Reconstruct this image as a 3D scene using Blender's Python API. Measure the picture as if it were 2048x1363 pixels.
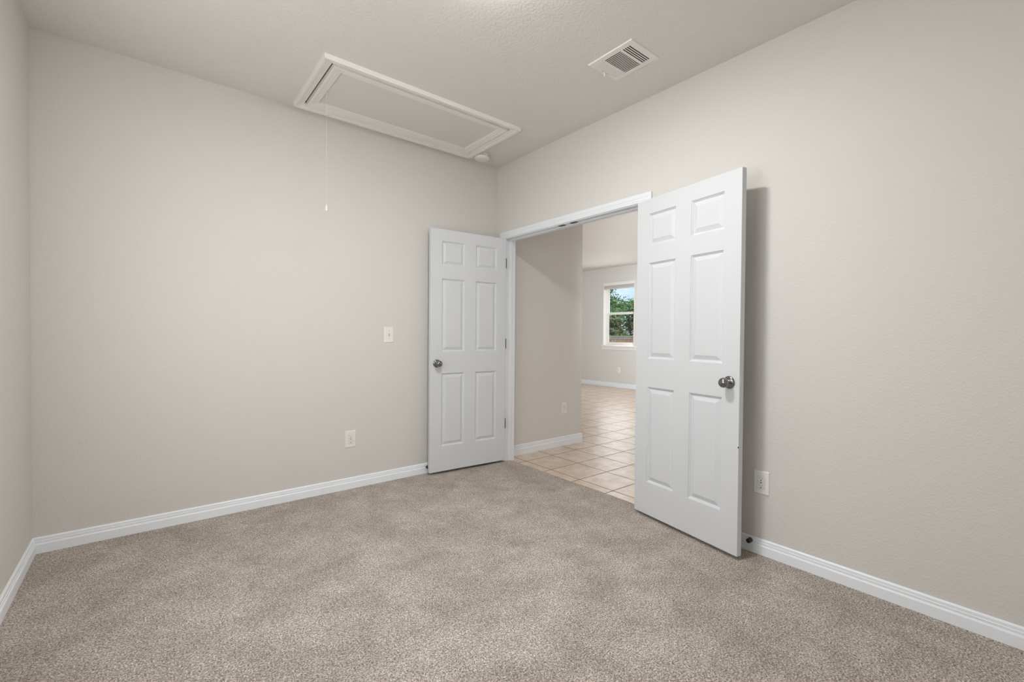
import bpy, math, random
from mathutils import Vector, Matrix

random.seed(7)
for o in list(bpy.data.objects): bpy.data.objects.remove(o)
SC = bpy.context.scene
COL = SC.collection
PI = math.pi

# ------------------------------------------------------------------ camera
F_PX = 903.4
YAW, PITCH, ROLL = 0.6794, -0.0139, 0.0078
cd = bpy.data.cameras.new('camera'); cam = bpy.data.objects.new('camera', cd); COL.objects.link(cam)
cd.sensor_fit = 'HORIZONTAL'; cd.sensor_width = 36.0; cd.lens = F_PX / 2048 * 36.0
cd.clip_start = 0.05; cd.clip_end = 200
fw = Vector((math.sin(YAW)*math.cos(PITCH), math.cos(YAW)*math.cos(PITCH), math.sin(PITCH)))
r0 = Vector((math.cos(YAW), -math.sin(YAW), 0)); u0 = r0.cross(fw)
r = r0*math.cos(ROLL) + u0*math.sin(ROLL); u = -r0*math.sin(ROLL) + u0*math.cos(ROLL)
M = Matrix((r, u, -fw)).transposed().to_4x4(); M.translation = Vector((-2.577, -3.418, 1.173))
cam.matrix_world = M
SC.camera = cam

# ------------------------------------------------------------------ world (hazy blue sky with clouds)
w = bpy.data.worlds.new('world'); SC.world = w; w.use_nodes = True
nt = w.node_tree; N = nt.nodes; L = nt.links; N.clear()
tc = N.new('ShaderNodeTexCoord'); ns = N.new('ShaderNodeTexNoise'); rp = N.new('ShaderNodeValToRGB')
bg = N.new('ShaderNodeBackground'); wo = N.new('ShaderNodeOutputWorld')
ns.inputs['Scale'].default_value = 5; ns.inputs['Detail'].default_value = 6
rp.color_ramp.elements[0].position = .42; rp.color_ramp.elements[0].color = (.50, .64, .84, 1)
rp.color_ramp.elements[1].position = .54; rp.color_ramp.elements[1].color = (.82, .87, .93, 1)
L.new(tc.outputs['Generated'], ns.inputs['Vector']); L.new(ns.outputs['Fac'], rp.inputs['Fac'])
L.new(rp.outputs['Color'], bg.inputs['Color']); bg.inputs['Strength'].default_value = 1.0
L.new(bg.outputs['Background'], wo.inputs['Surface'])

# ------------------------------------------------------------------ daylight at the windows, added living-area fill lights, sun
LIV_S = -3.15
def area(name, loc, direction, sx, sy, power, color):
    d = bpy.data.lights.new(name, 'AREA'); d.shape = 'RECTANGLE'; d.size = sx; d.size_y = sy
    d.energy = power; d.color = color
    o = bpy.data.objects.new(name, d); COL.objects.link(o); o.location = loc
    o.rotation_euler = Vector(direction).to_track_quat('-Z', 'Y').to_euler()
    return o
area('bedroom_window_daylight', (-3.03, -1.85, 1.60), (1, .25, .16), 1.4, 1.3, 14.5, (.97, .985, 1.0))
area('living_window_daylight', (5.74, 3.08, 1.6), (-1, -.2, -.1), .8, 1.25, 8, (.95, .98, 1.0))
area('living_south_fill', (3.6, LIV_S, 1.2), (.25, 1, 0), 3.2, 2.0, 28, (.97, .985, 1.0))  # added unseen fill for the living area; the south wall is solid
area('living_top_fill', (4.6, 1.5, 2.73), (0, 0, -1), .5, .5, 9, (.90, .96, 1))  # added downward fill near the far wall, without any fixture
area('far_wall_fill', (.62, -2.5, 1.5), (1, .78, .02), .8, 1.1, 46, (.90, .96, 1)).data.spread = math.radians(75)  # added narrow beam to brighten the far wall; no window stands here
sd_ = bpy.data.lights.new('sun', 'SUN'); sd_.energy = 2.2; sd_.angle = .02; sd_.color = (1, .96, .9)
sun = bpy.data.objects.new('sun', sd_); COL.objects.link(sun); sun.rotation_euler = Vector((-.06, .42, -.86)).to_track_quat('-Z', 'Y').to_euler()

# ------------------------------------------------------------------ exposure
SC.view_settings.view_transform = 'Standard'; SC.view_settings.look = 'None'
SC.view_settings.exposure = 0.58; SC.view_settings.gamma = 1.0
SC.view_settings.use_curve_mapping = False
SC.cycles.use_denoising = True
SC.cycles.max_bounces = 10; SC.cycles.diffuse_bounces = 7; SC.cycles.glossy_bounces = 4
SC.cycles.transparent_max_bounces = 12
SC.cycles.sample_clamp_indirect = 6

# ------------------------------------------------------------------ helpers
class MB:
    def __init__(s): s.v = []; s.f = []; s.m = []
    def add(s, vs, fs, mi=0):
        n = len(s.v); s.v += [tuple(v) for v in vs]; s.f += [tuple(i+n for i in f) for f in fs]; s.m += [mi]*len(fs); return s
    def box(s, x0, y0, z0, x1, y1, z1, mi=0):
        x0, x1 = sorted((x0, x1)); y0, y1 = sorted((y0, y1)); z0, z1 = sorted((z0, z1))
        vs = [(x0,y0,z0),(x1,y0,z0),(x1,y1,z0),(x0,y1,z0),(x0,y0,z1),(x1,y0,z1),(x1,y1,z1),(x0,y1,z1)]
        return s.add(vs, [(0,3,2,1),(4,5,6,7),(0,1,5,4),(1,2,6,5),(2,3,7,6),(3,0,4,7)], mi)
    def prism(s, pts, a, b, fn, mi=0):      # pts 2-D outline (ccw), extruded from a to b, fn(p, q, t) -> xyz
        n = len(pts); vs = [fn(p[0], p[1], a) for p in pts] + [fn(p[0], p[1], b) for p in pts]
        fs = [(i, (i+1) % n, n+(i+1) % n, n+i) for i in range(n)] + [tuple(range(n-1, -1, -1)), tuple(range(n, 2*n))]
        return s.add(vs, fs, mi)
    def lathe(s, prof, seg=24, mi=0, c=(0,0,0), axis='Y'):   # prof: (radius, along)
        vs = []; fs = []
        for rr, h in prof:
            for k in range(seg):
                a = 2*PI*k/seg; x, y = rr*math.cos(a), rr*math.sin(a)
                p = {'Y': (x, h, y), 'Z': (x, y, h), 'X': (h, x, y)}[axis]
                vs.append((p[0]+c[0], p[1]+c[1], p[2]+c[2]))
        for i in range(len(prof)-1):
            for k in range(seg):
                k2 = (k+1) % seg
                fs.append((i*seg+k, i*seg+k2, (i+1)*seg+k2, (i+1)*seg+k))
        if prof[0][0] > 1e-5: fs.append(tuple(range(seg)))
        if prof[-1][0] > 1e-5: fs.append(tuple((len(prof)-1)*seg+k for k in range(seg)))
        return s.add(vs, fs, mi)
    def ring(s, rect, prof, fn, open_bottom=False, mi=0):
        # mitred frame round rect (a0, b0, a1, b1): prof is a list of (outward offset, height); closed section
        a0, b0, a1, b1 = rect; n = len(prof); vs = []; fs = []
        def corners(o):
            if open_bottom: return [(a0-o, b0), (a0-o, b1+o), (a1+o, b1+o), (a1+o, b0)]
            return [(a0-o, b0-o), (a0-o, b1+o), (a1+o, b1+o), (a1+o, b0-o)]
        for o, h in prof:
            vs += [fn(p[0], p[1], h) for p in corners(o)]
        for i in range(n):
            j = (i+1) % n
            for k in range(3 if open_bottom else 4):
                k2 = (k+1) % 4
                fs.append((i*4+k, i*4+k2, j*4+k2, j*4+k))
        if open_bottom:
            fs.append(tuple(i*4 for i in range(n))); fs.append(tuple(i*4+3 for i in range(n-1, -1, -1)))
        return s.add(vs, fs, mi)
    def build(s, name, mats, parent=None, smooth=False, bevel=0, seg=2, angle=35):
        me = bpy.data.meshes.new(name); me.from_pydata(s.v, [], s.f)
        if not isinstance(mats, (list, tuple)): mats = [mats]
        for m in mats: me.materials.append(m)
        for p, mi in zip(me.polygons, s.m): p.material_index = mi
        import bmesh
        bm = bmesh.new(); bm.from_mesh(me); bmesh.ops.remove_doubles(bm, verts=bm.verts, dist=1e-6)
        bmesh.ops.recalc_face_normals(bm, faces=bm.faces); bm.to_mesh(me); bm.free()
        o = bpy.data.objects.new(name, me); COL.objects.link(o)
        if smooth:
            for p in me.polygons: p.use_smooth = True
            me.set_sharp_from_angle(angle=math.radians(angle))
        if bevel:
            b = o.modifiers.new('bevel', 'BEVEL'); b.width = bevel; b.segments = seg; b.limit_method = 'ANGLE'
            b.angle_limit = math.radians(40)
        if parent: o.parent = parent
        return o

def tag(o, label=None, cat=None, group=None, kind=None):
    if label: o['label'] = label
    if cat: o['category'] = cat
    if group: o['group'] = group
    if kind: o['kind'] = kind
    return o
def empty(name, loc=(0,0,0), rz=0):
    o = bpy.data.objects.new(name, None); COL.objects.link(o); o.location = loc; o.rotation_euler = (0, 0, rz)
    o.empty_display_size = .05
    return o

# ------------------------------------------------------------------ materials
def mat(name, col, rough=.5, metal=0, spec=.5):
    m = bpy.data.materials.new(name); m.use_nodes = True
    b = m.node_tree.nodes['Principled BSDF']
    b.inputs['Base Color'].default_value = (*col, 1); b.inputs['Roughness'].default_value = rough
    b.inputs['Metallic'].default_value = metal; b.inputs['Specular IOR Level'].default_value = spec
    return m
def nodes(m): return m.node_tree.nodes, m.node_tree.links, m.node_tree.nodes['Principled BSDF']
def coords(m, kind='Object'):
    n, l, b = nodes(m); t = n.new('ShaderNodeTexCoord'); return t.outputs[kind]
def noise(m, vec, scale, detail=3, rough=.5):
    n, l, b = nodes(m); t = n.new('ShaderNodeTexNoise'); t.inputs['Scale'].default_value = scale
    t.inputs['Detail'].default_value = detail; t.inputs['Roughness'].default_value = rough; l.new(vec, t.inputs['Vector']); return t.outputs['Fac']
def ramp(m, fac, stops):
    n, l, b = nodes(m); t = n.new('ShaderNodeValToRGB'); l.new(fac, t.inputs['Fac'])
    e = t.color_ramp.elements; e[0].position, e[0].color = stops[0][0], (*stops[0][1], 1)
    e[1].position, e[1].color = stops[-1][0], (*stops[-1][1], 1)
    for p, c in stops[1:-1]: q = e.new(p); q.color = (*c, 1)
    return t.outputs['Color']
def bump(m, h, strength, dist, chain=None):
    n, l, b = nodes(m); t = n.new('ShaderNodeBump'); t.inputs['Strength'].default_value = strength
    t.inputs['Distance'].default_value = dist; l.new(h, t.inputs['Height'])
    if chain: l.new(chain, t.inputs['Normal'])
    l.new(t.outputs['Normal'], b.inputs['Normal']); return t.outputs['Normal']
def mixc(m, fac, a, c, mode='MIX'):
    n, l, b = nodes(m); t = n.new('ShaderNodeMix'); t.data_type = 'RGBA'; t.blend_type = mode
    if isinstance(fac, (int, float)): t.inputs[0].default_value = fac
    else: l.new(fac, t.inputs[0])
    for k, v in ((6, a), (7, c)):
        if isinstance(v, tuple): t.inputs[k].default_value = (*v, 1)
        else: l.new(v, t.inputs[k])
    return t.outputs[2]
def math_(m, op, a, c=0.0):
    n, l, b = nodes(m); t = n.new('ShaderNodeMath'); t.operation = op
    for k, v in ((0, a), (1, c)):
        if isinstance(v, (int, float)): t.inputs[k].default_value = v
        else: l.new(v, t.inputs[k])
    return t.outputs[0]

WALL_C = (.665, .646, .62)
def orange_peel(name, col, strength, scale):
    m = mat(name, col, .6, spec=.25); c = coords(m)
    h1 = noise(m, c, scale, 3, .55); h2 = noise(m, c, scale*.35, 2)
    h = math_(m, 'ADD', h1, math_(m, 'MULTIPLY', h2, .6))
    bump(m, h, strength, .004); return m
m_wall = orange_peel('greige_wall_paint', WALL_C, .42, 120)
m_ceil = orange_peel('greige_ceiling_paint', (.735, .717, .69), .7, 75)
m_trim = mat('white_trim_paint', (.78, .81, .85), .38, spec=.4)
m_door = mat('white_door_paint', (.65, .67, .695), .42, spec=.35)
_c = coords(m_door); bump(m_door, noise(m_door, _c, 260, 2), .06, .001)
m_hatch = mat('white_hatch_paint', (.82, .80, .77), .5, spec=.3)
m_hatch_panel = orange_peel('hatch_panel_paint', (.72, .70, .67), .03, 90)
m_plate = mat('ivory_white_plastic', (.80, .785, .755), .3)
m_vent = mat('white_vent_enamel', (.82, .80, .77), .4)
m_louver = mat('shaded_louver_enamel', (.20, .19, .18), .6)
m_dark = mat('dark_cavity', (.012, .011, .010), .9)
m_nickel = mat('satin_nickel', (.25, .245, .24), .2, 1)
m_hinge = mat('dark_hinge_steel', (.10, .10, .10), .4, 1)
m_rubber = mat('black_rubber', (.02, .02, .02), .5)
m_gap = mat('slot_black', (.03, .028, .026), .8)
m_vinyl = mat('window_vinyl', (.80, .78, .75), .35)
m_cord = mat('white_cord', (.75, .73, .70), .7)
m_glow = bpy.data.materials.new('lamp_glass'); m_glow.use_nodes = True
_n, _l, _b = nodes(m_glow); _b.inputs['Base Color'].default_value = (.9, .9, .88, 1)
_b.inputs['Emission Color'].default_value = (1, .985, .96, 1); _b.inputs['Emission Strength'].default_value = 116

# carpet: cut-pile, speckled taupe with lighter brushed patches
m_carpet = mat('taupe_cut_pile_carpet', (.4, .36, .32), .95, spec=.1)
c = coords(m_carpet)
n, l, b = nodes(m_carpet)
vor = n.new('ShaderNodeTexVoronoi'); vor.inputs['Scale'].default_value = 210; vor.inputs['Randomness'].default_value = 1
l.new(c, vor.inputs['Vector'])
fine = noise(m_carpet, c, 170, 4, .7)
spk = ramp(m_carpet, fine, [(.34, (.13, .11, .095)), (.44, (.40, .355, .315)), (.55, (.66, .605, .55)), (.68, (.92, .87, .81))])
tuft = n.new('ShaderNodeSeparateColor'); l.new(vor.outputs['Color'], tuft.inputs[0])
tf = ramp(m_carpet, tuft.outputs[0], [(0, (.66, .64, .62)), (1, (1.3, 1.3, 1.3))])
col1 = mixc(m_carpet, 1.0, spk, tf, 'MULTIPLY')
patch = noise(m_carpet, c, 3.2, 5, .6)
pt = ramp(m_carpet, patch, [(.38, (.87, .855, .84)), (.62, (1.06, 1.06, 1.06))])
patch2 = noise(m_carpet, c, 8, 3, .5)
pt2 = ramp(m_carpet, patch2, [(.36, (.93, .92, .91)), (.64, (1.06, 1.06, 1.06))])
col2 = mixc(m_carpet, 1.0, mixc(m_carpet, 1.0, col1, pt, 'MULTIPLY'), pt2, 'MULTIPLY')
l.new(col2, b.inputs['Base Color'])
hh = math_(m_carpet, 'ADD', fine, math_(m_carpet, 'MULTIPLY', vor.outputs['Distance'], -.9))
bump(m_carpet, hh, .9, .006)

# tile: pale travertine-look ceramic with thin dark joints
TX, TY = .3405, .3385
m_tile = mat('travertine_look_tile', (.5, .4, .3), .3, spec=.5)
n, l, b = nodes(m_tile); c = coords(m_tile)
sep = n.new('ShaderNodeSeparateXYZ'); l.new(c, sep.inputs[0])
def edge(out, off, size):
    t = math_(m_tile, 'FRACT', math_(m_tile, 'DIVIDE', math_(m_tile, 'SUBTRACT', out, off), size))
    d = math_(m_tile, 'MINIMUM', t, math_(m_tile, 'SUBTRACT', 1.0, t))
    return math_(m_tile, 'MULTIPLY', d, size)
ex = edge(sep.outputs[0], .182-20*TX, TX); ey = edge(sep.outputs[1], -.563-20*TY, TY)
ed = math_(m_tile, 'MINIMUM', ex, ey)
n1 = noise(m_tile, c, 9, 6, .6); n2 = noise(m_tile, c, 40, 4, .6)
mottle = ramp(m_tile, math_(m_tile, 'ADD', math_(m_tile, 'MULTIPLY', n1, .7), math_(m_tile, 'MULTIPLY', n2, .3)),
              [(.36, (.54, .41, .31)), (.5, (.62, .50, .40)), (.64, (.70, .60, .51))])
isg = math_(m_tile, 'LESS_THAN', ed, .0032)
l.new(mixc(m_tile, isg, mottle, (.10, .075, .06)), b.inputs['Base Color'])
l.new(ramp(m_tile, isg, [(0, (.34, .34, .34)), (1, (.9, .9, .9))]), b.inputs['Roughness'])
l.new(math_(m_tile, 'SUBTRACT', .5, math_(m_tile, 'MULTIPLY', isg, .45)), b.inputs['Specular IOR Level'])
hgt = math_(m_tile, 'MINIMUM', math_(m_tile, 'MULTIPLY', ed, 160), 1.0)
q = bump(m_tile, hgt, .6, .002)
bump(m_tile, noise(m_tile, c, 22, 5, .6), .22, .003, q)

# glass
m_glass = bpy.data.materials.new('window_glass'); m_glass.use_nodes = True
n = m_glass.node_tree.nodes; l = m_glass.node_tree.links; n.clear()
tr = n.new('ShaderNodeBsdfTransparent'); gl = n.new('ShaderNodeBsdfGlossy'); mx = n.new('ShaderNodeMixShader'); ou = n.new('ShaderNodeOutputMaterial')
gl.inputs['Roughness'].default_value = .02; mx.inputs[0].default_value = .04; tr.inputs[0].default_value = (.96, .98, .97, 1)
l.new(tr.outputs[0], mx.inputs[1]); l.new(gl.outputs[0], mx.inputs[2]); l.new(mx.outputs[0], ou.inputs[0])

m_bark = mat('bark', (.12, .09, .07), .9)
def leafmat(name, a, c2):
    m = mat(name, a, .6); c = coords(m); l = m.node_tree.links
    l.new(ramp(m, noise(m, c, 2.2, 3), [(.35, a), (.65, c2)]), m.node_tree.nodes['Principled BSDF'].inputs['Base Color']); return m
m_leaf1 = leafmat('green_leaves', (.09, .19, .07), (.24, .38, .14))
m_leaf2 = leafmat('dusty_leaves', (.10, .15, .06), (.24, .27, .14))
def woodmat(name, a, c2):
    m = mat(name, a, .85); n, l, b = nodes(m)
    t = n.new('ShaderNodeTexCoord'); mp = n.new('ShaderNodeMapping'); mp.inputs['Scale'].default_value = (6, 6, .7)
    l.new(t.outputs['Object'], mp.inputs['Vector'])
    f = noise(m, mp.outputs[0], 5, 5, .6); l.new(ramp(m, f, [(.3, a), (.7, c2)]), b.inputs['Base Color']); bump(m, f, .4, .01); return m
m_picket = woodmat('red_brown_cedar', (.42, .23, .17), (.78, .50, .39))
m_rail = woodmat('weathered_grey_cedar', (.36, .31, .30), (.62, .57, .55))
m_ground = mat('dry_grass_ground', (.16, .17, .08), .95)
l = m_ground.node_tree.links
l.new(ramp(m_ground, noise(m_ground, coords(m_ground), 3, 5), [(.35, (.10, .13, .05)), (.65, (.26, .23, .13))]), m_ground.node_tree.nodes['Principled BSDF'].inputs['Base Color'])

# ------------------------------------------------------------------ setting
H = 2.744; LX = -3.05; RY = -3.80; WT = .115
FX = 5.78                      # living-room far wall
LY0, LY1 = -3.2, 5.2
OY0, OY1, OZ = -1.618, -.122, 2.054      # door opening
CX = .07                       # carpet edge in the doorway

def S(name, mb, m, label, cat, **k):
    return tag(mb.build(name, m, **k), label, cat, kind='structure')

# floors
mb = MB()
NE = 150
edge_pts = []
for i in range(NE+1):
    y = OY0 + (OY1-OY0)*i/NE
    edge_pts.append((CX + random.uniform(-.004, .004) + .003*math.sin(y*9), y))
poly = [(LX-.02, RY-.02), (0, RY-.02), (0, OY0)] + edge_pts + [(0, OY1), (0, .02), (LX-.02, .02)]
mb.prism(poly, -.05, 0.0, lambda a, b_, t: (a, b_, t))
S('floor', mb, m_carpet, 'taupe speckled cut-pile carpet covering the empty bedroom floor', 'carpet floor')
mb = MB().box(CX-.03, LY0-.05, -.06, FX+.05, LY1+.05, -.010)
S('floor', mb, m_tile, 'glossy beige square ceramic tile floor beyond the open double doorway', 'tile floor')

def holed(x0, x1, y0, y1, z, holes, up=.16):
    xs = sorted({x0, x1, *[h[0] for h in holes], *[h[1] for h in holes]}); ys = sorted({y0, y1, *[h[2] for h in holes], *[h[3] for h in holes]})
    mb = MB()
    for i in range(len(xs)-1):
        for j in range(len(ys)-1):
            cx, cy = (xs[i]+xs[i+1])/2, (ys[j]+ys[j+1])/2
            zz = z + up if any(h[0] < cx < h[1] and h[2] < cy < h[3] for h in holes) else z
            mb.add([(xs[i],ys[j],zz),(xs[i],ys[j+1],zz),(xs[i+1],ys[j+1],zz),(xs[i+1],ys[j],zz)], [(0,1,2,3)])
    for h in holes:
        a, b_, c_, d = h; q = [(a,c_),(b_,c_),(b_,d),(a,d)]
        for k in range(4):
            p1, p2 = q[k], q[(k+1) % 4]
            mb.add([(*p1,z),(*p2,z),(*p2,z+up),(*p1,z+up)], [(0,1,2,3)])
    return mb
HO = (-1.743, -.423, -.711, -.117)       # attic opening
VO = (-.553, -.358, -1.905, -1.655)      # register opening
def ceil_mb():
    x0, x1, y0, y1 = LX-.02, .02, RY-.02, .02
    mb = MB(); xs = sorted({x0, x1, HO[0], HO[1], VO[0], VO[1]}); ys = sorted({y0, y1, HO[2], HO[3], VO[2], VO[3]})
    for i in range(len(xs)-1):
        for j in range(len(ys)-1):
            cx, cy = (xs[i]+xs[i+1])/2, (ys[j]+ys[j+1])/2
            hole = any(h[0] < cx < h[1] and h[2] < cy < h[3] for h in (HO, VO)); zz = H+.2 if hole else H
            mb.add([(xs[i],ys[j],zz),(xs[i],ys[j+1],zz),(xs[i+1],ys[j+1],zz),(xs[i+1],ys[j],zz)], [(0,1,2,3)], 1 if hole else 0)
    for a, b_, c_, d in (HO, VO):
        q = [(a,c_),(b_,c_),(b_,d),(a,d)]
        for k in range(4):
            p1, p2 = q[k], q[(k+1) % 4]
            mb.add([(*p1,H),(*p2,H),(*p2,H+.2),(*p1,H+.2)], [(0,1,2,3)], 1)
    return mb
S('ceiling', ceil_mb(), [m_ceil, m_dark], 'textured greige bedroom ceiling with the attic hatch in it', 'ceiling')
mb = MB().box(.02, LY0-.05, H, FX+.05, LY1+.05, H+.1)
S('ceiling', mb, m_ceil, 'greige living area ceiling seen through the doorway', 'ceiling')

# bedroom walls
S('wall_back', MB().box(LX-.12, 0, -.05, -.0, .11, H+.25), m_wall, 'wide greige wall with light switch, left of the double doors', 'wall')
RW = (-2.6, -1.1, .90, 2.30)             # window in the left wall, out of the picture
mb = MB(); mb.box(LX-.12, RY-.12, -.05, LX, RW[0], H+.25); mb.box(LX-.12, RW[1], -.05, LX, 0, H+.25)
mb.box(LX-.12, RW[0], -.05, LX, RW[1], RW[2]); mb.box(LX-.12, RW[0], RW[3], LX, RW[1], H+.25)
S('wall_left', mb, m_wall, 'greige wall sliver along the left edge of the picture', 'wall')
mb = MB()
mb.box(0, OY1+.018, -.05, WT, LY1, H+.25); mb.box(0, RY-.12, -.05, WT, OY0-.018, H+.25); mb.box(0, OY0-.018, OZ+.018, WT, OY1+.018, H+.25)
mb2 = MB(); mb2.box(0, OY1+.018, -.05, WT, .11, H+.25); mb2.box(0, RY-.12, -.05, WT, OY0-.018, H+.25); mb2.box(0, OY0-.018, OZ+.018, WT, OY1+.018, H+.25)
S('wall_right', mb2, m_wall, 'greige wall with the double doorway on the right', 'wall')
S('wall_rear', MB().box(LX-.12, RY-.14, -.05, 0, RY, H+.25), m_wall, 'greige bedroom wall behind the camera', 'wall')
# living area walls
S('wall_hall', MB().box(WT, -.005, -.05, 1.172, LY1, H+.05), m_wall, 'short greige wall with outlet just beyond the left door jamb', 'wall')
WY0, WY1, WZ0, WZ1 = 2.64, 3.52, .935, 2.385
mb = MB(); mb.box(FX, WY1, -.05, FX+.15, LY1+.1, H+.05); mb.box(FX, LY0-.1, -.05, FX+.15, WY0, H+.05)
mb.box(FX, WY0, -.05, FX+.15, WY1, WZ0); mb.box(FX, WY0, WZ1, FX+.15, WY1, H+.05)
S('wall_far', mb, m_wall, 'far greige living area wall around the small window', 'wall')
S('wall_north', MB().box(1.172, LY1, -.05, FX, LY1+.1, H+.05), m_wall, 'greige living area end wall hidden left of the window', 'wall')
S('wall_south', MB().box(WT, LY0-.1, -.05, FX, LY0, H+.05), m_wall, 'greige living area end wall hidden behind the right door', 'wall')

# baseboards
BP = [(0, 0), (.0145, 0), (.0145, .046), (.0125, .0505), (.0095, .0515), (.0095, .060), (.0108, .0615), (.0108, .0635), (.0085, .065), (.0085, .0775), (.004, .083), (0, .083)]
def base(name, a, b_, fn, label, mats=None, z0=0.0, h=1.0):
    mb = MB().prism([(p, q*h+z0) for p, q in BP], a, b_, fn)
    return S(name, mb, mats or m_trim, label, 'baseboard')
m_base = mat('white_baseboard_paint', (.85, .885, .93), .4, spec=.4)
n, l, b = nodes(m_base); c = coords(m_base)
mp = n.new('ShaderNodeMapping'); mp.inputs['Scale'].default_value = (14, 14, 30); l.new(c, mp.inputs['Vector'])
sc = ramp(m_base, noise(m_base, mp.outputs[0], 1.2, 6, .75), [(.27, (.42, .42, .42)), (.315, (.85, .885, .93))])
l.new(sc, b.inputs['Base Color'])
base('baseboard_back', LX, 0, lambda p, q, t: (t, -p, q), 'white moulded baseboard under the wide wall', m_base)
base('baseboard_left', RY, -.0146, lambda p, q, t: (LX+p, t, q), 'white moulded baseboard along the left picture edge', m_base)
base('baseboard_right', OY0-.0635, RY, lambda p, q, t: (-p, t, q), 'white moulded baseboard running right from behind the open door', m_base)
base('baseboard_rear', LX+.015, -.015, lambda p, q, t: (t, RY+p, q), 'white moulded baseboard behind the camera', m_base)
base('baseboard_hall', WT+.02, 1.186, lambda p, q, t: (t, -.005-p, q), 'white baseboard on the tile below the hall outlet', m_trim, -.010, 1.2)
base('baseboard_hall_end', -.005, LY1, lambda p, q, t: (1.172+p, t, q), 'white baseboard turning the hall corner', m_trim, -.010, 1.2)
base('baseboard_far', LY0, LY1, lambda p, q, t: (FX-p, t, q), 'white baseboard under the far window', m_trim, -.010, 1.2)

# door frame
CP = [(0, 0), (0, .0095), (.004, .0115), (.012, .0115), (.0145, .0135), (.028, .0135), (.031, .0155), (.044, .0165), (.055, .0165), (.0575, .0145), (.0575, 0)]
tr = empty('trim_1'); tag(tr, 'white painted door casing and jamb around the double doorway', 'door frame', kind='structure')
MB().ring((OY0-.006, 0, OY1+.006, OZ+.006), CP, lambda a, b_, h: (-h, a, b_), True).build('casing', m_trim, tr)
MB().ring((OY0-.006, -.01, OY1+.006, OZ+.006), CP, lambda a, b_, h: (WT+h, a, b_), True).build('casing', m_trim, tr)
mb = MB(); J = .018
mb.ring((OY0, -.02, OY1, OZ), [(0, -.001), (0, WT+.001), (J, WT+.001), (J, -.001)], lambda a, b_, h: (h, a, b_), True)
mb.build('jamb', m_trim, tr)
mb = MB().ring((OY0+.011, -.02, OY1-.011, OZ-.011), [(0, .042), (0, .074), (.011, .074), (.011, .042)], lambda a, b_, h: (h, a, b_), True)
mb.build('door_stop_moulding', m_trim, tr, bevel=.002)
for y0, y1 in ((-.80, -.862), (-.93, -.992)):
    sp = MB().box(.006, y0, OZ-.003, .034, y1, OZ).build('strike_plate', m_hinge, tr)
    tag(sp, 'dark metal ball catch plate under the head jamb')
    MB().lathe([(.007, -.006), (.009, -.001), (.009, 0)], 14, axis='Z', c=(.02, (y0+y1)/2, OZ-.002)).build('catch_ball', m_nickel, sp, smooth=True)

# ------------------------------------------------------------------ doors
DW, DT, DZ0, DH = .745, .035, .0205, 2.03
def door_mesh():
    xs = [0, .103, .316, .429, .642, DW]; zs = [0, .2115, .8235, 1.0075, 1.6175, 1.7315, 1.9315, DH]
    prof = [(0, 0), (.0012, .0045), (.006, .0065), (.009, .0115), (.0135, .0115), (.0335, .0035), (.0350, .0020)]
    mb = MB()
    for sgn in (1, -1):
        y = sgn*DT/2
        for i in range(5):
            for j in range(7):
                a0, a1, b0, b1 = xs[i], xs[i+1], zs[j], zs[j+1]
                if i in (1, 3) and j in (1, 3, 5):
                    last = None
                    for o, d in prof:
                        cur = [(a0+o, y-sgn*d, b0+o), (a1-o, y-sgn*d, b0+o), (a1-o, y-sgn*d, b1-o), (a0+o, y-sgn*d, b1-o)]
                        if last:
                            mb.add(last+cur, [(k, (k+1) % 4, 4+(k+1) % 4, 4+k) for k in range(4)])
                        last = cur
                    mb.add(last, [(0, 1, 2, 3)])
                else:
                    mb.add([(a0,y,b0),(a1,y,b0),(a1,y,b1),(a0,y,b1)], [(0,1,2,3)])
    for i in range(5):
        for z in (0, DH): mb.add([(xs[i],-DT/2,z),(xs[i+1],-DT/2,z),(xs[i+1],DT/2,z),(xs[i],DT/2,z)], [(0,1,2,3)])
    for j in range(7):
        for x in (0, DW): mb.add([(x,-DT/2,zs[j]),(x,-DT/2,zs[j+1]),(x,DT/2,zs[j+1]),(x,DT/2,zs[j])], [(0,1,2,3)])
    return mb
ROSE = [(.0335, 0), (.0335, .003), (.031, .0065), (.024, .0095), (.0155, .0115), (.0125, .014)]
NECK = [(.0125, .014), (.0115, .020), (.0135, .026)]
KNOB = [(.0115, .024), (.0165, .0265), (.0225, .0315), (.0262, .039), (.0270, .047), (.0255, .055), (.0215, .0615), (.015, .066), (.0075, .068), (0, .0685)]
def knob(parent, sgn):
    k = MB().lathe([(rr, sgn*h) for rr, h in KNOB], 32).build('door_knob', m_nickel, parent, smooth=True, angle=60)
    k.location = (.686, sgn*DT/2, .929-DZ0); tag(k, 'round satin nickel door knob')
    MB().lathe([(rr, sgn*h) for rr, h in ROSE+NECK], 32).build('rose', m_nickel, k, smooth=True)
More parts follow.
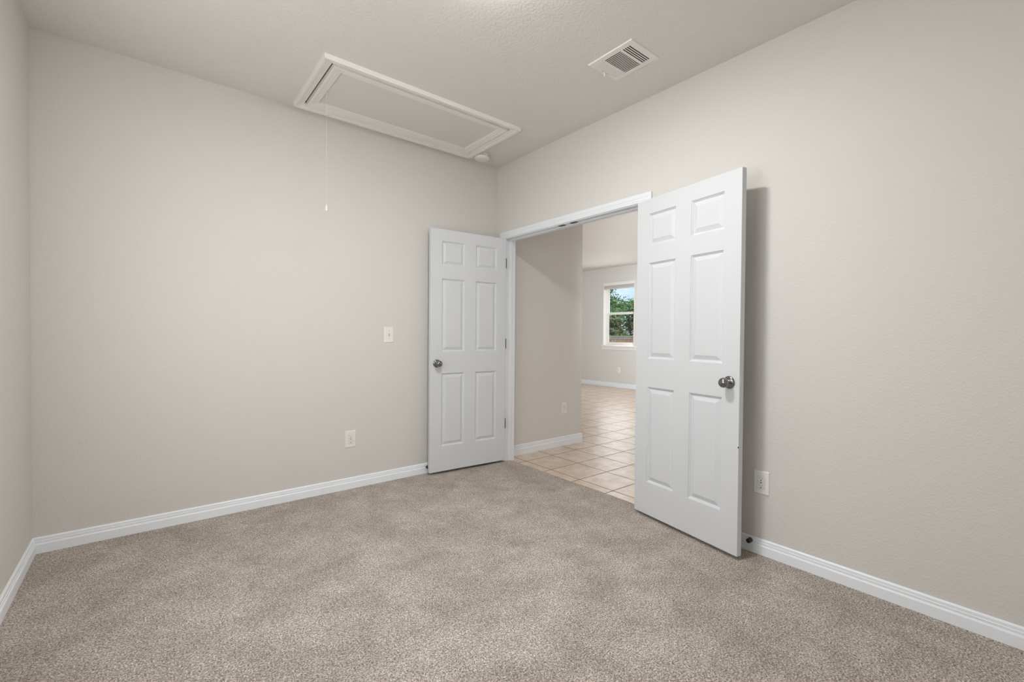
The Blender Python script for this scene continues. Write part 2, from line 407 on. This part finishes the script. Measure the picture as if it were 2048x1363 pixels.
def door(name, F, ang_dir, nsgn, label, back_knob):
    # F: hinge corner of the face turned to the room; local X runs along the leaf; nsgn: side of local Y that faces the room
    d = Vector(ang_dir).normalized(); Y = Vector((-d.y, d.x))
    org = Vector(F) - Y*nsgn*DT/2
    o = door_mesh().build(name, m_door, bevel=.0018, seg=2)
    o.location = (org.x, org.y, DZ0); o.rotation_euler = (0, 0, math.atan2(d.y, d.x))
    tag(o, label, 'door', kind='structure')
    knob(o, nsgn)
    if back_knob:
        knob(o, -nsgn)
        o.children[-1].scale.y = .82
    for z in (.337, 1.071, 1.806):
        h = MB().lathe([(.0062, -.045), (.0062, .045)], 12, axis='Z').build('hinge', m_hinge, o, smooth=True)
        h.location = (-.0065, nsgn*(DT/2-.010) if nsgn > 0 else -nsgn*0, z); tag(h, 'dark metal hinge knuckle')
        MB().box(.0045, -.012, -.045, .0068, .016, .045).build('hinge_leaf', m_hinge, h)
    return o
aL = .075
D1 = door('door_1', (-.018, -.155), (-math.cos(aL), math.sin(aL)), 1, 'white six-panel door leaf on the left, opened back against the wall with the light switch', False)
aR = .1754
D2 = door('door_2', (-.052, -1.604), (-math.sin(aR), -math.cos(aR)), -1, 'white six-panel door leaf on the right, opened back and casting a shadow on the wall', True)
# small paint chips and a latch on the leaf edges
lt = MB().box(DW-.0002, -.011, .895, DW+.0018, .011, .950).build('latch_plate', m_door, D2)
ch = MB().box(DW-.004, -.0185, .57, DW+.0006, -.0145, .578).build('paint_chip', m_gap, D2); tag(ch, 'small dark chip on the door edge')

# ------------------------------------------------------------------ attic hatch
ah = empty('attic_hatch', ((HO[0]+HO[1])/2, (HO[2]+HO[3])/2, H))
tag(ah, 'white framed rectangular attic hatch in the ceiling with a pull cord', 'attic hatch')
ox, oy = ah.location.x, ah.location.y
ax, ay = (HO[1]-HO[0])/2, (HO[3]-HO[2])/2
AP = [(0, 0), (0, .012), (.003, .014), (.012, .014), (.014, .0175), (.030, .0185), (.033, .0245), (.049, .0275), (.0545, .0275), (.0565, .0245), (.0565, 0)]
MB().ring((-ax, -ay, ax, ay), AP, lambda a, b_, h: (a, b_, -h)).build('frame', m_hatch, ah)
g = .004
pn = MB().box(-ax+.013, -ay+g, -.002, ax-g, ay-g, .014).build('hatch_panel', m_hatch_panel, ah)
PP = [(-.058, 0), (-.058, .0085), (-.054, .011), (-.042, .011), (-.040, .0135), (-.022, .0145), (-.018, .018), (-.004, .019), (0, .017), (0, 0)]
MB().ring((-ax+g+.013, -ay+g+.008, ax-g-.008, ay-g-.008), PP, lambda a, b_, h: (a, b_, -.002-h)).build('panel_moulding', m_hatch, pn)
cx_, cy_ = -1.677-ox, -.39-oy
cord = MB().lathe([(.0011, -.002), (.0011, -.752)], 8, axis='Z', c=(cx_, cy_, 0)).build('pull_cord', m_cord, ah, smooth=True); tag(cord, 'thin white pull cord')
MB().lathe([(.002, -.742), (.0045, -.750), (.0065, -.765), (.0078, -.778), (.006, -.783), (0, -.784)], 14, axis='Z', c=(cx_, cy_, 0)).build('cord_knob', m_plate, cord, smooth=True)
MB().lathe([(.006, -.002), (.006, -.004), (.003, -.007), (.0012, -.008)], 12, axis='Z', c=(cx_, cy_, 0)).build('eyelet', m_cord, cord, smooth=True)

# ------------------------------------------------------------------ ceiling register
vx, vy = -.4525, -1.7815
cv = empty('ceiling_vent', (vx, vy, H)); tag(cv, 'white square three-way air register in the ceiling', 'ceiling vent')
PX, PY = .1275, .1515
def face_with_slots():
    slots = []
    for k in range(4):
        y = -1.8925 + k*.0133; slots.append((-.547, -.364, y-.0036, y+.0036))
        y = -1.703 + k*.0133; slots.append((-.547, -.364, y-.0036, y+.0036))
    for k in range(14):
        x = -.5405 + k*.01345; slots.append((x-.0036, x+.0036, -1.833, -1.724))
    slots.append((-.488, -.422, -1.6505, -1.6475))
    xs = {-PX+.006, PX-.006}; ys = {-PY+.006, PY-.006}
    S_ = [(a-vx, b_-vx, c_-vy, d-vy) for a, b_, c_, d in slots]
    for a, b_, c_, d in S_: xs |= {a, b_}; ys |= {c_, d}
    xs = sorted(xs); ys = sorted(ys); mb = MB()
    z = -.007
    for j in range(len(ys)-1):
        for i in range(len(xs)-1):
            cx, cy = (xs[i]+xs[i+1])/2, (ys[j]+ys[j+1])/2
            if any(a < cx < b_ and c_ < cy < d for a, b_, c_, d in S_): continue
            mb.add([(xs[i],ys[j],z),(xs[i+1],ys[j],z),(xs[i+1],ys[j+1],z),(xs[i],ys[j+1],z)], [(0,1,2,3)])
    mb.ring((-PX+.006, -PY+.006, PX-.006, PY-.006), [(0, .007), (.0045, .006), (.006, .003), (.006, 0), (.003, 0), (0, .004)], lambda a, b_, h: (a, b_, -h))
    return mb, S_
fmb, SL = face_with_slots()
fmb.build('face_plate', m_vent, cv)
for i, (a, b_, c_, d) in enumerate(SL[:-1]):
    mb = MB()
    if b_-a > d-c_:
        if i % 2 == 0: mb.add([(a, c_, -.0072), (b_, c_, -.0072), (b_, c_+.020, .0045), (a, c_+.020, .0045)], [(0,1,2,3)])
        else:          mb.add([(a, d, -.0068), (b_, d, -.0068), (b_, c_-.007, -.0005), (a, c_-.007, -.0005)], [(0,1,2,3)])
    else:
        mb.add([(a, c_, -.0072), (a, d, -.0072), (a+.022, d, .0050), (a+.022, c_, .0050)], [(0,1,2,3)])
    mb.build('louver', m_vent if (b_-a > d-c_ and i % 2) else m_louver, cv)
mb = MB().box(-.456-vx, -1.651-vy, -.028, -.453-vx, -1.643-vy, -.004); mb.box(-.460-vx, -1.655-vy, -.031, -.449-vx, -1.643-vy, -.027)
mb.build('damper_lever', m_plate, cv, bevel=.001)
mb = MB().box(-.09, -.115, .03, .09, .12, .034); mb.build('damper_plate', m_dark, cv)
for y in (-.1425, .1425):
    MB().lathe([(.0038, -.007), (.003, -.0085), (0, -.009)], 10, axis='Z', c=(0, y, 0)).build('screw', m_vent, cv, smooth=True)

# ------------------------------------------------------------------ smoke detector
sd = empty('smoke_detector', (-.293, -.152, H)); tag(sd, 'small round white smoke detector on the ceiling at the hatch corner', 'smoke detector')
MB().lathe([(.060, 0), (.060, -.012), (.056, -.014)], 40, axis='Z').build('mounting_base', m_vent, sd, smooth=True)
cvr = MB().lathe([(.056, -.014), (.0655, -.015), (.0665, -.024), (.064, -.034), (.057, -.041), (.044, -.0435), (0, -.044)], 48, axis='Z').build('cover', m_plate, sd, smooth=True, angle=50)
MB().lathe([(.006, -.0435), (.006, -.0455), (0, -.046)], 14, axis='Z', c=(-.02, -.02, 0)).build('test_button', m_plate, cvr, smooth=True)
MB().lathe([(.0018, -.043), (.0018, -.0447), (0, -.0448)], 8, axis='Z', c=(-.005, -.03, 0)).build('indicator', m_gap, cvr)
mb = MB()
for k in range(18):
    a = 2*PI*k/18; c0, s0 = math.cos(a), math.sin(a)
    p = lambda rr, tt, z: (rr*c0-tt*s0, rr*s0+tt*c0, z)
    mb.add([p(.0667, -.004, -.019), p(.0667, .004, -.019), p(.0669, .004, -.022), p(.0669, -.004, -.022)], [(0,1,2,3)])
mb.build('vent_slots', m_gap, cvr)

# ------------------------------------------------------------------ ceiling lamp (just above the picture)
cl = empty('ceiling_light', (-1.48, -1.93, H)); tag(cl, 'round glass flush ceiling light in the middle of the bedroom', 'ceiling light')
MB().lathe([(.15, 0), (.15, -.010), (.142, -.014)], 48, axis='Z').build('lamp_base', m_nickel, cl, smooth=True)
MB().lathe([(.142, -.006), (.142, -.018), (.136, -.026), (.10, -.031), (.055, -.033), (0, -.034)], 48, axis='Z').build('lamp_shade', m_glow, cl, smooth=True)

# ------------------------------------------------------------------ outlets and switch
def plate_mb(w_, h_):
    mb = MB(); mb.ring((-w_/2+.006, -h_/2+.006, w_/2-.006, h_/2-.006), [(0, 0), (0, .0062), (.003, .0056), (.006, .0030), (.006, 0)], lambda a, b_, h: (a, -h, b_))
    a, b_ = w_/2-.006, h_/2-.006
    mb.add([(-a, -.0062, -b_), (a, -.0062, -b_), (a, -.0062, b_), (-a, -.0062, b_)], [(0,1,2,3)]); return mb
def outlet(loc, rz, label, w_=.080, h_=.126):
    o = empty('wall_outlet', loc, rz); tag(o, label, 'electrical outlet', 'duplex outlets on the walls')
    plate_mb(w_, h_).build('cover_plate', m_plate, o)
    for s in (-1, 1):
        pts = []
        for k in range(32):
            a = 2*PI*k/32; x, z = .0168*math.cos(a), .0168*math.sin(a); pts.append((x, max(-.0135, min(.0135, z))+s*.0195))
        rc = MB().prism(pts, -.0062, -.0082, lambda a, b_, t: (a, t, b_)).build('receptacle', m_plate, o, bevel=.0006)
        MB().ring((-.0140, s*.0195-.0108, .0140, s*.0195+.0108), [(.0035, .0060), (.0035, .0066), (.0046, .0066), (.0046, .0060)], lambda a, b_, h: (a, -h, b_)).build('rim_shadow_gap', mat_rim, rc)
        mb = MB()
        mb.box(-.0075, -.0088, s*.0195+.001, -.0060, -.0080, s*.0195+.0085)
        mb.box(.0055, -.0088, s*.0195+.002, .0070, -.0080, s*.0195+.0085)
        mb.lathe([(.0030, -.0088), (.0030, -.0080)], 12, c=(0, 0, s*.0195-.0065))
        mb.build('slots', m_gap, rc)
    MB().lathe([(.0032, -.006), (.0028, -.0078), (0, -.0080)], 12).build('screw', m_nickel, o, smooth=True)
    return o
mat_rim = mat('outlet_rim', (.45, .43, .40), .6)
outlet((-1.382, 0, .375), 0, 'white duplex outlet low on the wide wall below the light switch')
outlet((0, -2.380, .387), -PI/2, 'white duplex outlet low on the right wall beside the open right door')
outlet((.903, -.005, .390), 0, 'white duplex outlet on the short hall wall just through the doorway', .072, .118)
outlet((FX, 3.055, .383), -PI/2, 'tiny white duplex outlet on the far wall below the window', .080, .126)
sw = empty('light_switch', (-1.079, 0, 1.166)); tag(sw, 'white single toggle light switch on the wide wall left of the door', 'light switch')
plate_mb(.080, .126).build('cover_plate', m_plate, sw)
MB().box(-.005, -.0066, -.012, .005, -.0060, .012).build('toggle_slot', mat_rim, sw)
tg = MB(); tg.add([(-.004, -.006, -.005), (.004, -.006, -.005), (.004, -.006, .006), (-.004, -.006, .006), (-.0032, -.018, .004), (.0032, -.018, .004), (.0032, -.0165, .011), (-.0032, -.0165, .011)],
                  [(0,3,2,1),(4,5,6,7),(0,1,5,4),(1,2,6,5),(2,3,7,6),(3,0,4,7)]); tg.build('toggle', m_plate, sw, bevel=.0008)
for z in (-.030, .030): MB().lathe([(.0034, -.006), (.003, -.0076), (0, -.0078)], 12, c=(0, 0, z)).build('screw', mat_rim, sw, smooth=True)

# ------------------------------------------------------------------ door stops on the baseboards
def stop(loc, rz, ln, label):
    o = empty('door_stop', loc, rz); tag(o, label, 'door stop', 'dark door stops on the baseboards')
    MB().lathe([(.0125, .0), (.0125, -.003), (.008, -.006), (.0045, -.008)], 20).build('base_flange', m_hinge, o, smooth=True)
    MB().lathe([(.0042, -.006), (.0042, -ln+.012)], 14).build('rod', m_hinge, o, smooth=True)
    MB().lathe([(.0042, -ln+.018), (.0115, -ln+.015), (.0125, -ln+.005), (.0095, -ln), (0, -ln)], 20).build('rubber_tip', m_rubber, o, smooth=True)
stop((-.741, -.0145, .052), 0, .034, 'dark door stop on the baseboard at the left door free edge')
stop((-.0145, -2.333, .064), -PI/2, .030, 'dark door stop on the baseboard behind the right door edge')

# ------------------------------------------------------------------ far window
wn = empty('window_1', (FX, (WY0+WY1)/2, WZ0)); tag(wn, 'small white single-hung window in the far wall looking onto trees', 'window', kind='structure')
hy = (WY1-WY0)/2; hz = WZ1-WZ0
yz = lambda x0: (lambda a, b_, h: (x0+h, a, b_))
MB().ring((-hy+.014, .014, hy-.014, hz-.014), [(0, -.003), (0, .15), (.014, .15), (.014, -.003)], yz(0)).build('window_jamb', m_vinyl, wn)
MB().ring((-hy+.046, .046, hy-.046, hz-.046), [(0, .085), (0, .15), (.033, .15), (.033, .085)], yz(0)).build('window_frame', m_vinyl, wn)
mid = 1.685-WZ0
us = MB().ring((-hy+.078, mid+.026, hy-.078, hz-.078), [(0, .118), (0, .145), (.034, .145), (.034, .118)], yz(0)).build('upper_sash', m_vinyl, wn)
MB().box(.130, -hy+.07, mid+.02, .133, hy-.07, hz-.07).build('pane', m_glass, us)
ls = MB().ring((-hy+.090, .082, hy-.090, mid-.030), [(0, .088), (0, .115), (.046, .115), (.046, .088)], yz(0)).build('lower_sash', m_vinyl, wn)
MB().box(.100, -hy+.08, .075, .103, hy-.08, mid-.02).build('pane', m_glass, ls)
MB().box(-.038, -hy-.055, -.022, .085, hy+.045, .004).build('window_sill', m_vinyl, wn, bevel=.004)
MB().box(-.014, -hy-.035, -.088, 0, hy+.030, -.022).build('apron', m_vinyl, wn, bevel=.002)
bl = empty('window_blind', (FX, (WY0+WY1)/2, WZ1)); tag(bl, 'white horizontal blind drawn fully up at the top of the far window', 'blind')
MB().box(-.020, -hy+.004, -.062, -.012, hy-.004, .010).build('valance', m_vinyl, bl, bevel=.003)
MB().box(-.008, -hy+.018, -.060, .045, hy-.018, -.018).build('headrail', m_vinyl, bl)
for k in range(12):
    MB().box(-.008, -hy+.022, -.064-k*.0055, .042, hy-.022, -.067-k*.0055).build('slat', m_vinyl, bl)
MB().box(-.008, -hy+.022, -.143, .042, hy-.022, -.130).build('bottom_rail', m_vinyl, bl, bevel=.002)

# bedroom window in the left wall
wn = empty('window_2', (LX, (RW[0]+RW[1])/2, RW[2])); tag(wn, 'white bedroom window in the left wall, outside the picture', 'window', kind='structure')
hx = (RW[1]-RW[0])/2; hz2 = RW[3]-RW[2]
fr = MB().ring((-hx+.05, .05, hx-.05, hz2-.05), [(0, -.12), (0, -.04), (.05, -.04), (.05, -.12)], lambda a, b_, h: (h, a, b_))
fr.box(-.11, -.025, .05, -.05, .025, hz2-.05); fr.build('window_frame', m_vinyl, wn)
MB().box(-.082, -hx+.04, .04, -.078, hx-.04, hz2-.04).build('pane', m_glass, wn)
MB().box(-.04, -hx-.05, -.022, .035, hx+.05, 0).build('window_sill', m_vinyl, wn, bevel=.004)

# ------------------------------------------------------------------ outside
GZ = -.62
S('ground', MB().box(-14, -14, GZ-.1, 60, 50, GZ), m_ground, 'grassy yard ground outside the windows', 'ground')
fx = 11.6
fe = empty('wooden_fence', (fx, 6, GZ)); tag(fe, 'reddish brown wooden fence with grey cap outside the far window', 'fence')
ftop = 1.205
for k in range(90):
    y = -2.2 + k*.148 - 0
    if k >= 90: break
    h = ftop-.055-GZ
    MB().box(-.02, y+.003, .03, 0, y+.145, h).build('picket', m_picket, fe)
MB().box(-.075, -2.3, ftop-.075-GZ, .06, 11.2, ftop-.040-GZ).build('cap_rail', m_rail, fe)
MB().box(-.045, -2.3, ftop-.170-GZ, -.02, 11.2, ftop-.075-GZ).build('trim_board', m_rail, fe)

def tree(name, loc, hgt, rad, nleaf, leaf, m, label, seed, lo=.25):
    rnd = random.Random(seed)
    root = empty(name, loc); tag(root, label, 'tree', 'trees beyond the fence')
    mb = MB(); tips = []
    def limb(a, b_, r1, r2):
        a = Vector(a); b_ = Vector(b_); d = (b_-a).normalized(); s = d.cross(Vector((0.3, .9, .1))).normalized(); t = d.cross(s)
        vs = [a+(s*math.cos(q)+t*math.sin(q))*r1 for q in [k*PI/4 for k in range(8)]] + [b_+(s*math.cos(q)+t*math.sin(q))*r2 for q in [k*PI/4 for k in range(8)]]
        mb.add(vs, [(k, (k+1) % 8, 8+(k+1) % 8, 8+k) for k in range(8)])
    top = hgt*.62
    limb((0, 0, 0), (.1, .05, top), hgt*.028, hgt*.014)
    for k in range(34):
        z = hgt*(lo + (.97-lo)*rnd.random()); a = rnd.random()*2*PI
        prof = math.sin(PI*min(1, (z/hgt-lo)/(1.02-lo))**.8)*.8+.25
        rr = rad*prof*rnd.uniform(.45, 1)
        tip = Vector((rr*math.cos(a), rr*math.sin(a), z)); st = Vector((.05, .02, max(.4, min(top, z*.75))))
        limb(st, tip, hgt*.008, hgt*.002); tips.append(tip)
    mb.build('trunk', m_bark, root, smooth=True)
    mb = MB()
    for k in range(nleaf):
        t = rnd.choice(tips); off = Vector((rnd.gauss(0, 1), rnd.gauss(0, 1), rnd.gauss(0, .75)))*rad*.17
        c0 = t+off
        if c0.z < .3: continue
        a = Vector((rnd.uniform(-1, 1), rnd.uniform(-1, 1), rnd.uniform(-.6, .6))).normalized(); b_ = a.cross(Vector((rnd.uniform(-1, 1), rnd.uniform(-1, 1), rnd.uniform(-1, 1)))).normalized()
        s = leaf*rnd.uniform(.6, 1.2)
        mb.add([c0-a*s, c0+b_*s*.45, c0+a*s, c0-b_*s*.45], [(0,1,2,3)])
    mb.build('foliage', m, root)
tree('leafy_tree', (16.0, 12.35, GZ), 4.9, 1.35, 12000, .085, m_leaf1, 'tall green leafy tree beyond the fence, left in the far window', 3, lo=.15)
tree('leafy_tree', (19.8, 13.1, GZ), 3.75, 1.7, 14000, .085, m_leaf1, 'lower green bushy tree beyond the fence, right in the far window', 5, lo=.12)
for k, (y, lb) in enumerate(((7.55, 'dusty olive shrub by the fence, rightmost in the far window'), (8.85, 'dusty olive shrub by the fence, middle of the far window'), (10.15, 'dusty olive shrub by the fence, leftmost in the far window'))):
    tree('shrub', (12.95, y, GZ), 2.5, .46, 8000, .06, m_leaf2, lb, 20+k, lo=.1)
